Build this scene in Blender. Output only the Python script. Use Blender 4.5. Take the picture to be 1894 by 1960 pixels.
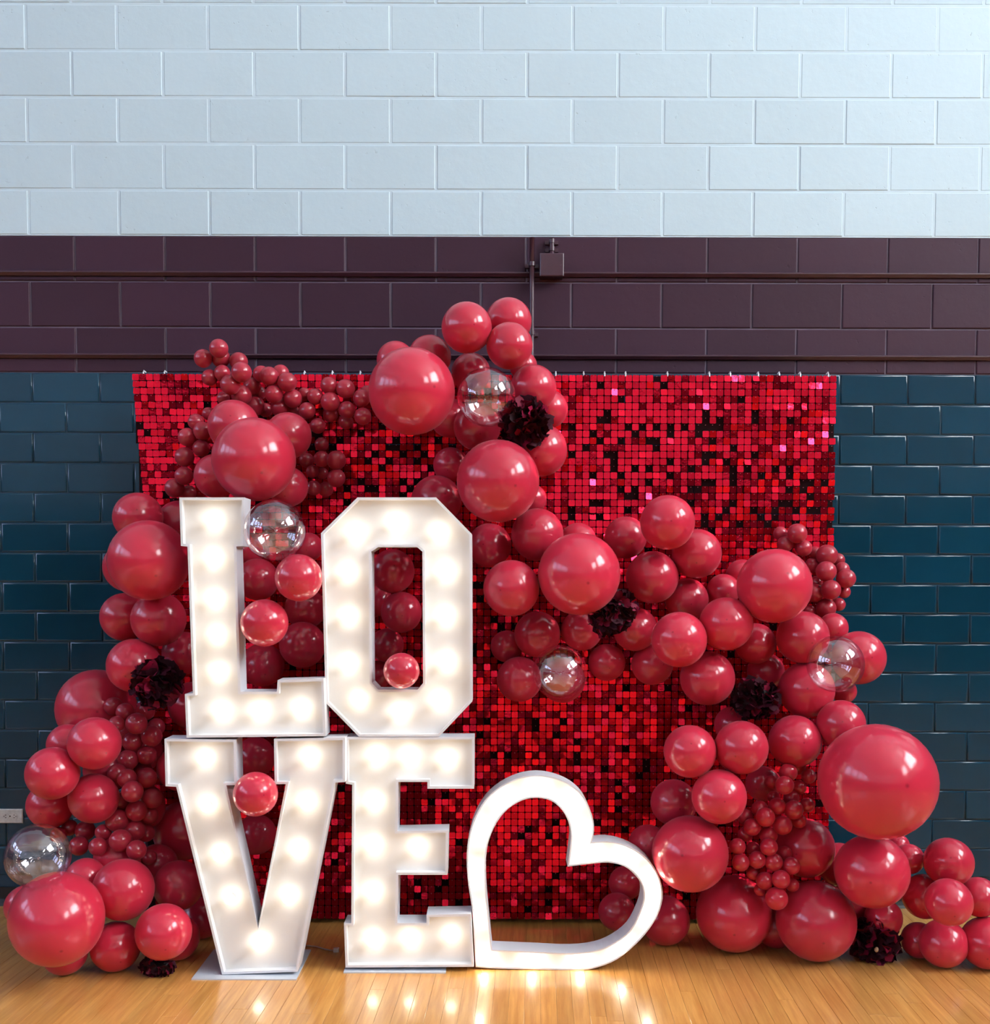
import bpy, math, random
import numpy as np
from mathutils import Vector, Matrix
from mathutils.geometry import tessellate_polygon

random.seed(7)
for o in list(bpy.data.objects):
    bpy.data.objects.remove(o)
SC = bpy.context.scene
COL = SC.collection

# ------------------------------------------------------------------ camera
F_PX, PPX, PPY = 2050.0, 947.0, 1209.0          # focal length and principal point, 1894x1960 frame
PITCH, ROLL = math.radians(2.7), math.radians(0.15)
CAM = Vector((0.0, -4.893, 1.504))
_a = Vector((0, math.cos(PITCH), -math.sin(PITCH)))
_r0 = Vector((1, 0, 0)); _u0 = Vector((0, math.sin(PITCH), math.cos(PITCH)))
_r = _r0 * math.cos(ROLL) + _u0 * math.sin(ROLL)
_u = -_r0 * math.sin(ROLL) + _u0 * math.cos(ROLL)
cam_data = bpy.data.cameras.new('camera')
cam_data.sensor_fit = 'HORIZONTAL'; cam_data.sensor_width = 36.0
cam_data.lens = 36.0 * F_PX / 1894.0
cam_data.shift_y = (PPY - 980.0) / 1894.0
cam_data.clip_start = 0.05; cam_data.clip_end = 200
cam = bpy.data.objects.new('camera', cam_data); COL.objects.link(cam)
cam.matrix_world = Matrix(((_r.x, _u.x, -_a.x, CAM.x), (_r.y, _u.y, -_a.y, CAM.y), (_r.z, _u.z, -_a.z, CAM.z), (0, 0, 0, 1)))
SC.camera = cam

# ------------------------------------------------------------------ world, exposure
W = bpy.data.worlds.new('world'); SC.world = W; W.use_nodes = True
W.node_tree.nodes['Background'].inputs[0].default_value = (0.6, 0.75, 1.0, 1)
W.node_tree.nodes['Background'].inputs[1].default_value = 0.6
SC.view_settings.view_transform = 'Standard'
SC.view_settings.look = 'None'
SC.view_settings.gamma = 1.0
SC.view_settings.use_curve_mapping = False
SC.view_settings.exposure = 0.17
SC.cycles.use_denoising = True
SC.cycles.use_adaptive_sampling = True
SC.cycles.adaptive_threshold = 0.12
SC.cycles.adaptive_min_samples = 16
SC.cycles.max_bounces = 5
SC.cycles.diffuse_bounces = 3
SC.cycles.glossy_bounces = 2
SC.cycles.transparent_max_bounces = 16
SC.cycles.sample_clamp_indirect = 6.0
SC.cycles.caustics_reflective = False
SC.cycles.caustics_refractive = False
WINDOW_RIGHT = ((0.92, 0.97, 1.0), 21.0)       # daylight seen through the high windows of the right wall
WINDOW_LEFT = ((0.52, 0.64, 1.0), 6.5)        # row of high windows of the far left wall
BULB = ((1.0, 0.87, 0.67), 8.6)
BULB_HEART = ((1.0, 0.86, 0.64), 34.0)


# ------------------------------------------------------------------ helpers
def ray(px, py):
    return _a + _r * ((px - PPX) / F_PX) - _u * ((py - PPY) / F_PX)

def at(px, py, y):
    d = ray(px, py); t = (y - CAM.y) / d.y
    return CAM + d * t

def at_floor(px, py, z=0.0):
    d = ray(px, py); t = (z - CAM.z) / d.z
    return CAM + d * t

def link(name, mesh, mats=None, parent=None, loc=(0, 0, 0)):
    o = bpy.data.objects.new(name, mesh); COL.objects.link(o)
    o.location = loc
    if mats is not None and mesh is not None and not mesh.materials:
        for m in (mats if isinstance(mats, (list, tuple)) else [mats]):
            mesh.materials.append(m)
    if parent is not None:
        o.parent = parent
    return o

def empty(name, loc=(0, 0, 0)):
    o = bpy.data.objects.new(name, None); COL.objects.link(o); o.location = loc
    o.empty_display_size = 0.05
    return o

def tag(o, label=None, cat=None, group=None, kind=None):
    if label: o['label'] = label
    if cat: o['category'] = cat
    if group: o['group'] = group
    if kind: o['kind'] = kind
    return o

def mesh(name, v, f, smooth=False, mi=None):
    m = bpy.data.meshes.new(name)
    m.from_pydata([tuple(x) for x in v], [], f)
    if smooth:
        m.polygons.foreach_set('use_smooth', [True] * len(m.polygons))
    if mi:
        m.polygons.foreach_set('material_index', mi)
    m.update()
    return m

class MB:
    def __init__(s): s.v, s.f = [], []
    def add(s, v, f):
        n = len(s.v); s.v += [tuple(x) for x in v]; s.f += [tuple(i + n for i in q) for q in f]; return s
    def box(s, x0, x1, y0, y1, z0, z1):
        return s.add([(x0, y0, z0), (x1, y0, z0), (x1, y1, z0), (x0, y1, z0), (x0, y0, z1), (x1, y0, z1), (x1, y1, z1), (x0, y1, z1)],
                     [(0, 3, 2, 1), (4, 5, 6, 7), (0, 1, 5, 4), (1, 2, 6, 5), (2, 3, 7, 6), (3, 0, 4, 7)])
    def tube(s, pts, r, n=10, caps=True):
        pts = [Vector(p) for p in pts]; rings = []
        for i, p in enumerate(pts):
            d = (pts[min(i + 1, len(pts) - 1)] - pts[max(i - 1, 0)]).normalized()
            up = Vector((0, 0, 1)) if abs(d.z) < 0.9 else Vector((0, 1, 0))
            e1 = d.cross(up).normalized(); e2 = d.cross(e1)
            rr = r[i] if isinstance(r, (list, tuple)) else r
            rings.append([p + (e1 * math.cos(k * 2 * math.pi / n) + e2 * math.sin(k * 2 * math.pi / n)) * rr for k in range(n)])
        v = [q for ring in rings for q in ring]; f = []
        for i in range(len(rings) - 1):
            for k in range(n):
                f.append((i * n + k, i * n + (k + 1) % n, (i + 1) * n + (k + 1) % n, (i + 1) * n + k))
        if caps:
            f.append(tuple(range(n))); f.append(tuple(reversed(range((len(rings) - 1) * n, len(rings) * n))))
        return s.add(v, f)
    def prism_x(s, prof, x0, x1):
        n = len(prof)
        v = [(x0, y, z) for y, z in prof] + [(x1, y, z) for y, z in prof]
        f = [(i, (i + 1) % n, n + (i + 1) % n, n + i) for i in range(n)]
        f += [tuple(reversed(range(n))), tuple(range(n, 2 * n))]
        return s.add(v, f)
    def mesh(s, name, smooth=False):
        return mesh(name, s.v, s.f, smooth)

def lathe(prof, n=24):
    """prof: (radius, z) from one pole to the other; poles have radius 0"""
    v, f, rows = [], [], []
    for r, z in prof:
        if r <= 1e-6:
            rows.append([len(v)]); v.append((0, 0, z))
        else:
            rows.append(list(range(len(v), len(v) + n)))
            v += [(r * math.cos(2 * math.pi * k / n), r * math.sin(2 * math.pi * k / n), z) for k in range(n)]
    for a, b in zip(rows, rows[1:]):
        for k in range(n):
            k2 = (k + 1) % n
            if len(a) == 1 and len(b) == 1: continue
            if len(a) == 1: f.append((a[0], b[k2], b[k]))
            elif len(b) == 1: f.append((a[k], a[k2], b[0]))
            else: f.append((a[k], a[k2], b[k2], b[k]))
    f = [tuple(reversed(q)) for q in f]
    return v, f

# ------------------------------------------------------------------ materials
def material(name):
    m = bpy.data.materials.new(name); m.use_nodes = True
    nt = m.node_tree; b = nt.nodes['Principled BSDF']
    return m, nt, b

def N(nt, t, **kw):
    n = nt.nodes.new(t)
    for k, v in kw.items():
        if k.startswith('i_'):
            n.inputs[k[2:].replace('_', ' ')].default_value = v
        else:
            setattr(n, k, v)
    return n

def simple(name, col, rough=0.5, spec=0.5, metal=0.0, coat=0.0, coat_r=0.05, noise=0.0, nscale=8.0, bump=0.0, bscale=60.0, rnd=0.0):
    m, nt, b = material(name)
    b.inputs['Roughness'].default_value = rough
    b.inputs['Specular IOR Level'].default_value = spec
    b.inputs['Metallic'].default_value = metal
    b.inputs['Coat Weight'].default_value = coat
    b.inputs['Coat Roughness'].default_value = coat_r
    L = nt.links
    src = None
    tc = N(nt, 'ShaderNodeTexCoord')
    hsv = N(nt, 'ShaderNodeHueSaturation'); hsv.inputs['Color'].default_value = (*col, 1)
    val = None
    if noise:
        nz = N(nt, 'ShaderNodeTexNoise'); nz.inputs['Scale'].default_value = nscale; nz.inputs['Detail'].default_value = 5
        L.new(tc.outputs['Object'], nz.inputs['Vector'])
        mr = N(nt, 'ShaderNodeMapRange'); mr.inputs['From Min'].default_value = 0.25; mr.inputs['From Max'].default_value = 0.75
        mr.inputs['To Min'].default_value = 1 - noise; mr.inputs['To Max'].default_value = 1 + noise
        L.new(nz.outputs['Fac'], mr.inputs['Value']); val = mr.outputs['Result']
    if rnd:
        oi = N(nt, 'ShaderNodeObjectInfo')
        mr2 = N(nt, 'ShaderNodeMapRange'); mr2.inputs['To Min'].default_value = 1 - rnd; mr2.inputs['To Max'].default_value = 1 + rnd
        L.new(oi.outputs['Random'], mr2.inputs['Value'])
        if val is None: val = mr2.outputs['Result']
        else:
            mu = N(nt, 'ShaderNodeMath', operation='MULTIPLY'); L.new(val, mu.inputs[0]); L.new(mr2.outputs['Result'], mu.inputs[1]); val = mu.outputs[0]
    if val is not None: L.new(val, hsv.inputs['Value'])
    L.new(hsv.outputs['Color'], b.inputs['Base Color'])
    if bump:
        nb = N(nt, 'ShaderNodeTexNoise'); nb.inputs['Scale'].default_value = bscale; nb.inputs['Detail'].default_value = 4
        L.new(tc.outputs['Object'], nb.inputs['Vector'])
        bp = N(nt, 'ShaderNodeBump'); bp.inputs['Strength'].default_value = bump; bp.inputs['Distance'].default_value = 0.004
        L.new(nb.outputs['Fac'], bp.inputs['Height']); L.new(bp.outputs['Normal'], b.inputs['Normal'])
    return m

def emissive(name, col, strength):
    m, nt, b = material(name)
    b.inputs['Base Color'].default_value = (0.9, 0.9, 0.9, 1)
    b.inputs['Emission Color'].default_value = (*col, 1)
    b.inputs['Emission Strength'].default_value = strength
    return m

def block_paint(name, col, rough, pit, rnd, coat=0.0, spec=0.5):
    """painted concrete block: slight tone change block to block, small pits in the paint"""
    m, nt, b = material(name); L = nt.links
    b.inputs['Roughness'].default_value = rough; b.inputs['Coat Weight'].default_value = coat; b.inputs['Specular IOR Level'].default_value = spec
    tc = N(nt, 'ShaderNodeTexCoord'); oi = N(nt, 'ShaderNodeObjectInfo')
    add = N(nt, 'ShaderNodeVectorMath', operation='ADD')
    sc = N(nt, 'ShaderNodeVectorMath', operation='SCALE'); sc.inputs['Scale'].default_value = 40.0
    L.new(oi.outputs['Location'], sc.inputs[0]); L.new(tc.outputs['Object'], add.inputs[0]); L.new(sc.outputs[0], add.inputs[1])
    n1 = N(nt, 'ShaderNodeTexNoise'); n1.inputs['Scale'].default_value = 55; n1.inputs['Detail'].default_value = 3
    n2 = N(nt, 'ShaderNodeTexNoise'); n2.inputs['Scale'].default_value = 9; n2.inputs['Detail'].default_value = 3
    for n in (n1, n2): L.new(add.outputs[0], n.inputs['Vector'])
    r1 = N(nt, 'ShaderNodeMapRange'); r1.inputs['From Min'].default_value = 0.66; r1.inputs['From Max'].default_value = 0.74
    L.new(n1.outputs['Fac'], r1.inputs['Value'])
    r2 = N(nt, 'ShaderNodeMapRange'); r2.inputs['From Min'].default_value = 0.48; r2.inputs['From Max'].default_value = 0.68
    L.new(n2.outputs['Fac'], r2.inputs['Value'])
    mul = N(nt, 'ShaderNodeMath', operation='MULTIPLY'); L.new(r1.outputs[0], mul.inputs[0]); L.new(r2.outputs[0], mul.inputs[1])
    mr = N(nt, 'ShaderNodeMapRange'); mr.inputs['To Min'].default_value = 1 - rnd; mr.inputs['To Max'].default_value = 1 + rnd
    L.new(oi.outputs['Random'], mr.inputs['Value'])
    sub = N(nt, 'ShaderNodeMath', operation='MULTIPLY_ADD'); sub.inputs[1].default_value = -pit
    L.new(mul.outputs[0], sub.inputs[0]); L.new(mr.outputs[0], sub.inputs[2])
    hsv = N(nt, 'ShaderNodeHueSaturation'); hsv.inputs['Color'].default_value = (*col, 1)
    L.new(sub.outputs[0], hsv.inputs['Value']); L.new(hsv.outputs['Color'], b.inputs['Base Color'])
    bp = N(nt, 'ShaderNodeBump'); bp.inputs['Strength'].default_value = 0.35; bp.inputs['Distance'].default_value = 0.003
    inv = N(nt, 'ShaderNodeMath', operation='MULTIPLY_ADD'); inv.inputs[1].default_value = -1.0
    n3 = N(nt, 'ShaderNodeTexNoise'); n3.inputs['Scale'].default_value = 25; n3.inputs['Detail'].default_value = 6
    L.new(add.outputs[0], n3.inputs['Vector']); L.new(mul.outputs[0], inv.inputs[0]); L.new(n3.outputs['Fac'], inv.inputs[2])
    L.new(inv.outputs[0], bp.inputs['Height']); L.new(bp.outputs['Normal'], b.inputs['Normal'])
    return m

M = {}
M['white_block'] = block_paint('white_block_paint', (0.475, 0.61, 0.69), 0.55, 0.22, 0.03)
M['maroon_block'] = block_paint('maroon_block_paint', (0.043, 0.016, 0.032), 0.5, 0.25, 0.12, spec=0.22)
M['tile'] = simple('blue_glazed_tile', (0.004, 0.040, 0.076), 0.12, 0.42, noise=0.12, nscale=5, bump=0.03, bscale=10, rnd=0.10)
M['mortar_white'] = simple('white_mortar', (0.51, 0.645, 0.73), 0.6, noise=0.05, nscale=12)
M['mortar_maroon'] = simple('maroon_mortar', (0.13, 0.10, 0.15), 0.5, noise=0.3, nscale=6)
M['mortar_tile'] = simple('blue_mortar', (0.012, 0.05, 0.09), 0.35, noise=0.3, nscale=6)
M['base_black'] = simple('black_base', (0.008, 0.008, 0.010), 0.4)
M['rail'] = simple('maroon_rail_paint', (0.055, 0.020, 0.034), 0.34, 0.5, noise=0.1, nscale=20)
M['room_white'] = simple('room_white_paint', (0.74, 0.78, 0.80), 0.6, noise=0.03)
M['room_dark'] = simple('room_dark_paint', (0.035, 0.05, 0.07), 0.4, noise=0.1)
M['ceiling'] = simple('ceiling_paint', (0.72, 0.74, 0.74), 0.7, noise=0.03)
M['frame_metal'] = simple('window_frame_metal', (0.12, 0.12, 0.13), 0.4, noise=0.05)
M['win_r'] = emissive('daylight_pane_right', *WINDOW_RIGHT)
M['win_l'] = emissive('daylight_pane_left', *WINDOW_LEFT)
M['bulb'] = emissive('warm_bulb', *BULB)
M['bulb_heart'] = emissive('warm_bulb_heart', *BULB_HEART)
M['letter'] = simple('white_letter_paint', (0.74, 0.74, 0.74), 0.35, 0.4, noise=0.02)
M['letter_side'] = simple('white_letter_edge', (0.74, 0.75, 0.80), 0.4, 0.4, noise=0.02)
M['socket'] = simple('socket_white', (0.8, 0.78, 0.74), 0.5, noise=0.02)
M['base_plate'] = simple('grey_white_board', (0.55, 0.60, 0.68), 0.4, noise=0.04)
M['outlet'] = simple('outlet_ivory', (0.62, 0.62, 0.60), 0.45, noise=0.18, nscale=60)
M['slot'] = simple('outlet_slot', (0.05, 0.03, 0.03), 0.6, noise=0.1)
M['cord'] = simple('clear_cord', (0.45, 0.38, 0.36), 0.25, noise=0.05)
M['clip'] = simple('clear_clip', (0.75, 0.75, 0.80), 0.2, noise=0.05)
M['petal'] = simple('burgundy_petal', (0.030, 0.0012, 0.007), 0.65, 0.15, noise=0.5, nscale=30, rnd=0.5)
M['petal_light'] = simple('crimson_petal', (0.20, 0.005, 0.032), 0.6, 0.2, noise=0.4, nscale=30, rnd=0.5)
M['core'] = simple('flower_core_dark', (0.012, 0.001, 0.004), 0.8, noise=0.2)
M['stamen'] = simple('tan_stamen', (0.55, 0.36, 0.22), 0.6, noise=0.2, nscale=50)

def latex(name, col, rough, rnd, hue=0.0):
    m, nt, b = material(name); L = nt.links
    b.inputs['Roughness'].default_value = rough
    b.inputs['Specular IOR Level'].default_value = 0.55
    b.inputs['Coat Weight'].default_value = 0.0
    b.inputs['Sheen Weight'].default_value = 0.20; b.inputs['Sheen Roughness'].default_value = 0.4
    b.inputs['Sheen Tint'].default_value = (1.0, 0.45, 0.5, 1)
    oi = N(nt, 'ShaderNodeObjectInfo'); tc = N(nt, 'ShaderNodeTexCoord')
    mr = N(nt, 'ShaderNodeMapRange'); mr.inputs['To Min'].default_value = 1 - rnd; mr.inputs['To Max'].default_value = 1 + rnd
    L.new(oi.outputs['Random'], mr.inputs['Value'])
    # thicker, darker nub of latex at the crown
    d = N(nt, 'ShaderNodeVectorMath', operation='DISTANCE'); d.inputs[1].default_value = (0, 0, 1.04)
    L.new(tc.outputs['Object'], d.inputs[0])
    dr = N(nt, 'ShaderNodeMapRange'); dr.inputs['From Min'].default_value = 0.01; dr.inputs['From Max'].default_value = 0.05
    dr.inputs['To Min'].default_value = 0.55; dr.inputs['To Max'].default_value = 1.0
    L.new(d.outputs['Value'], dr.inputs['Value'])
    mu = N(nt, 'ShaderNodeMath', operation='MULTIPLY'); L.new(mr.outputs[0], mu.inputs[0]); L.new(dr.outputs[0], mu.inputs[1])
    hsv = N(nt, 'ShaderNodeHueSaturation'); hsv.inputs['Color'].default_value = (*col, 1)
    L.new(mu.outputs[0], hsv.inputs['Value'])
    L.new(hsv.outputs['Color'], b.inputs['Base Color'])
    return m

M['latex'] = latex('red_latex', (0.55, 0.024, 0.056), 0.17, 0.10)
M['latex_mini'] = latex('wine_latex', (0.40, 0.022, 0.044), 0.20, 0.10)
M['latex_tiny'] = latex('cherry_latex', (0.50, 0.018, 0.042), 0.20, 0.10)

def clear_latex():
    m, nt, b = material('clear_balloon_film'); L = nt.links
    nt.nodes.remove(b)
    out = nt.nodes['Material Output']
    tc = N(nt, 'ShaderNodeTexCoord')
    # film creases fan out from the tied neck
    sep = N(nt, 'ShaderNodeSeparateXYZ'); L.new(tc.outputs['Object'], sep.inputs[0])
    ang = N(nt, 'ShaderNodeMath', operation='ARCTAN2'); L.new(sep.outputs['Y'], ang.inputs[0]); L.new(sep.outputs['X'], ang.inputs[1])
    mul = N(nt, 'ShaderNodeMath', operation='MULTIPLY'); mul.inputs[1].default_value = 11.0; L.new(ang.outputs[0], mul.inputs[0])
    nz = N(nt, 'ShaderNodeTexNoise'); nz.inputs['Scale'].default_value = 2.2; L.new(tc.outputs['Object'], nz.inputs['Vector'])
    mad = N(nt, 'ShaderNodeMath', operation='MULTIPLY_ADD'); mad.inputs[1].default_value = 9.0; L.new(nz.outputs['Fac'], mad.inputs[0]); L.new(mul.outputs[0], mad.inputs[2])
    sn = N(nt, 'ShaderNodeMath', operation='SINE'); L.new(mad.outputs[0], sn.inputs[0])
    bp = N(nt, 'ShaderNodeBump'); bp.inputs['Strength'].default_value = 0.045; bp.inputs['Distance'].default_value = 0.012
    L.new(sn.outputs[0], bp.inputs['Height'])
    tr = N(nt, 'ShaderNodeBsdfTransparent'); tr.inputs['Color'].default_value = (0.96, 0.95, 0.97, 1)
    gl = N(nt, 'ShaderNodeBsdfGlossy'); gl.inputs['Roughness'].default_value = 0.03; gl.inputs['Color'].default_value = (0.97, 0.95, 1.0, 1)
    L.new(bp.outputs['Normal'], gl.inputs['Normal'])
    lw = N(nt, 'ShaderNodeLayerWeight'); lw.inputs['Blend'].default_value = 0.35
    pw = N(nt, 'ShaderNodeMath', operation='POWER'); pw.inputs[1].default_value = 2.2; L.new(lw.outputs['Facing'], pw.inputs[0])
    mr = N(nt, 'ShaderNodeMapRange'); mr.inputs['To Min'].default_value = 0.15; mr.inputs['To Max'].default_value = 0.60
    L.new(pw.outputs[0], mr.inputs['Value'])
    mx = N(nt, 'ShaderNodeMixShader'); L.new(mr.outputs[0], mx.inputs[0]); L.new(tr.outputs[0], mx.inputs[1]); L.new(gl.outputs[0], mx.inputs[2])
    L.new(mx.outputs[0], out.inputs['Surface'])
    return m
M['clear'] = clear_latex()

def sequin_mat():
    m, nt, b = material('red_sequin_film'); L = nt.links
    b.inputs['Base Color'].default_value = (0.90, 0.010, 0.040, 1)
    b.inputs['Metallic'].default_value = 0.92
    b.inputs['Roughness'].default_value = 0.12
    tc = N(nt, 'ShaderNodeTexCoord'); nz = N(nt, 'ShaderNodeTexNoise'); nz.inputs['Scale'].default_value = 45; nz.inputs['Detail'].default_value = 2
    L.new(tc.outputs['Object'], nz.inputs['Vector'])
    bp = N(nt, 'ShaderNodeBump'); bp.inputs['Strength'].default_value = 0.25; bp.inputs['Distance'].default_value = 0.002
    L.new(nz.outputs['Fac'], bp.inputs['Height']); L.new(bp.outputs['Normal'], b.inputs['Normal'])
    return m
M['sequin'] = sequin_mat()
M['panel'] = simple('dark_red_grid_plastic', (0.014, 0.0005, 0.002), 0.65, 0.1, noise=0.1)
M['pin'] = simple('sequin_pin', (0.32, 0.05, 0.08), 0.3, noise=0.05)

def wood(name, planks):
    m, nt, b = material(name); L = nt.links
    b.inputs['Roughness'].default_value = 0.30
    b.inputs['Specular IOR Level'].default_value = 0.5
    b.inputs['Coat Weight'].default_value = 0.65; b.inputs['Coat Roughness'].default_value = 0.12
    tc = N(nt, 'ShaderNodeTexCoord'); oi = N(nt, 'ShaderNodeObjectInfo')
    mp = N(nt, 'ShaderNodeMapping'); mp.inputs['Scale'].default_value = (38, 2.2, 10)
    if planks:
        add = N(nt, 'ShaderNodeVectorMath', operation='ADD'); L.new(tc.outputs['Object'], add.inputs[0]); L.new(oi.outputs['Location'], add.inputs[1])
        L.new(add.outputs[0], mp.inputs['Vector'])
    else:
        L.new(tc.outputs['Object'], mp.inputs['Vector'])
    nz = N(nt, 'ShaderNodeTexNoise'); nz.inputs['Scale'].default_value = 1.4; nz.inputs['Detail'].default_value = 7; nz.inputs['Roughness'].default_value = 0.6
    L.new(mp.outputs[0], nz.inputs['Vector'])
    cr = N(nt, 'ShaderNodeValToRGB'); e = cr.color_ramp.elements
    e[0].position = 0.28; e[0].color = (0.52, 0.215, 0.045, 1); e[1].position = 0.72; e[1].color = (0.78, 0.40, 0.115, 1)
    L.new(nz.outputs['Fac'], cr.inputs[0])
    hsv = N(nt, 'ShaderNodeHueSaturation'); L.new(cr.outputs[0], hsv.inputs['Color'])
    mr = N(nt, 'ShaderNodeMapRange'); mr.inputs['To Min'].default_value = 0.88; mr.inputs['To Max'].default_value = 1.10
    if planks:
        L.new(oi.outputs['Random'], mr.inputs['Value'])
    else:
        br = N(nt, 'ShaderNodeTexBrick'); br.inputs['Scale'].default_value = 1.0
        br.inputs['Brick Width'].default_value = 1.1; br.inputs['Row Height'].default_value = 0.057; br.inputs['Mortar Size'].default_value = 0.0
        br.inputs['Color1'].default_value = (0, 0, 0, 1); br.inputs['Color2'].default_value = (1, 1, 1, 1)
        rot = N(nt, 'ShaderNodeMapping'); rot.inputs['Rotation'].default_value = (0, 0, math.pi / 2)
        L.new(tc.outputs['Object'], rot.inputs['Vector']); L.new(rot.outputs[0], br.inputs['Vector']); L.new(br.outputs['Color'], mr.inputs['Value'])
    L.new(mr.outputs[0], hsv.inputs['Value']); L.new(hsv.outputs['Color'], b.inputs['Base Color'])
    return m
M['plank'] = wood('maple_plank', True)
M['floor'] = wood('maple_floor', False)

# ------------------------------------------------------------------ room shell
RX0, RX1, RY0, RZ1 = -13.0, 8.0, -18.0, 10.0
Z_TILE = at(947, 715, 0).z                       # top of the glazed tile dado
Z_MAROON = Z_TILE + 3 * 0.2032                   # top of the three maroon courses
Z_BASE = 0.085

fl = link('floor', MB().box(RX0, RX1, RY0, 0.02, -0.12, -0.004).mesh('floor'), M['floor'])
tag(fl, 'polished amber maple gym floor of narrow boards', 'floor', kind='structure')
ce = link('ceiling', MB().box(RX0, RX1, RY0, 0.2, RZ1, RZ1 + 0.1).mesh('ceiling'), M['ceiling'])
tag(ce, 'high pale gym ceiling above the hall', 'ceiling', kind='structure')

def banded(name, label, x0, x1, y0, y1):
    v, f = [], []
    mb = MB(); mb.box(x0, x1, y0, y1, 0, Z_MAROON); n = len(mb.f); mb.box(x0, x1, y0, y1, Z_MAROON, RZ1)
    m = mesh(name, mb.v, mb.f, mi=[0] * n + [1] * (len(mb.f) - n))
    o = link(name, m, [M['room_dark'], M['room_white']])
    return tag(o, label, 'wall', kind='structure')
banded('wall_left', 'far side wall with dark dado and white upper half', RX0 - 0.2, RX0, RY0, 0)
banded('wall_right', 'near side wall with dark dado and high windows', RX1, RX1 + 0.2, RY0, 0)
banded('wall_front', 'wall facing the display across the gym', RX0, RX1, RY0 - 0.2, RY0)

def window(n, x, y0, y1, z0, z1, side, pane, nx, nz, label):
    s = -1 if side == 'right' else 1            # frame stands proud into the room
    root = tag(empty('window_%d' % n, (x, (y0 + y1) / 2, z0)), label, 'window', kind='structure')
    cy, cz = (y0 + y1) / 2, z0
    def b(ya, yb, za, zb, d0, d1):
        xs = sorted((s * d0, s * d1))
        return MB().box(xs[0], xs[1], ya - cy, yb - cy, za - cz, zb - cz)
    link('pane', b(y0, y1, z0, z1, 0.005, 0.02).mesh('pane'), pane, root)
    fr = MB()
    for (ya, yb, za, zb) in ((y0 - .08, y0, z0 - .08, z1 + .08), (y1, y1 + .08, z0 - .08, z1 + .08), (y0, y1, z0 - .08, z0), (y0, y1, z1, z1 + .08)):
        t = b(ya, yb, za, zb, 0.0, 0.08); fr.add(t.v, t.f)
    link('window_frame', fr.mesh('window_frame'), M['frame_metal'], root)
    for i in range(1, nx):
        yy = y0 + (y1 - y0) * i / nx
        link('mullion', b(yy - .05, yy + .05, z0, z1, 0.02, 0.09).mesh('mullion'), M['frame_metal'], root)
    for i in range(1, nz):
        zz = z0 + (z1 - z0) * i / nz
        link('transom', b(y0, y1, zz - .05, zz + .05, 0.02, 0.07).mesh('transom'), M['frame_metal'], root)
window(1, RX1, -6.0, -2.0, 5.2, 9.2, 'right', M['win_r'], 2, 3, 'tall high window in the near side wall')
window(2, RX1, -11.5, -8.3, 5.6, 8.9, 'right', M['win_r'], 2, 3, 'second high window in the near side wall')
for k in range(4):
    window(3 + k, RX0, -3.8 - k * 4.0, -1.0 - k * 4.0, 4.6, 8.0, 'left', M['win_l'], 2, 3, 'high window %s along the far side wall' % ('nearest the display', 'second', 'third', 'last')[k])

# back wall: mortar bed with every block and tile set proud of it
wb = MB()
wb.box(RX0, RX1, 0.006, 0.25, Z_BASE, Z_TILE); n1 = len(wb.f)
wb.box(RX0, RX1, 0.006, 0.25, Z_TILE, Z_MAROON); n2 = len(wb.f)
wb.box(RX0, RX1, 0.0021, 0.25, Z_MAROON, RZ1); n3 = len(wb.f)
wb.box(RX0, RX1, 0.006, 0.25, -0.02, Z_BASE)
wall = link('wall_back', mesh('wall_back', wb.v, wb.f, mi=[0] * n1 + [1] * (n2 - n1) + [2] * (n3 - n2) + [3] * 6),
            [M['mortar_tile'], M['mortar_maroon'], M['mortar_white'], M['base_black']])
tag(wall, 'gym wall of white and maroon blocks above dark blue glazed tile', 'wall', kind='structure')

def block_geo(w, h, gap, bev, depth=0.02, seg=1):
    """a block seen from -y with a chamfered (seg 1) or rounded front edge"""
    x, z = (w - gap) / 2, (h - gap) / 2
    rings = [(0.0, depth)]
    for k in range(seg + 1):
        a = math.pi / 2 * k / seg
        if seg == 1: rings.append((bev * k, bev * .7 * (1 - k)))
        else: rings.append((bev * (1 - math.cos(a)), bev * (1 - math.sin(a))))
    v, f = [], []
    for d, y in rings:
        v += [(-x + d, y, -z + d), (x - d, y, -z + d), (x - d, y, z - d), (-x + d, y, z - d)]
    n = len(rings)
    f.append(tuple(range(4 * n - 4, 4 * n)))
    for r in range(n - 1):
        for i in range(4):
            j = (i + 1) % 4
            f.append((4 * r + i, 4 * r + j, 4 * r + 4 + j, 4 * r + 4 + i))
    return v, f

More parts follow.
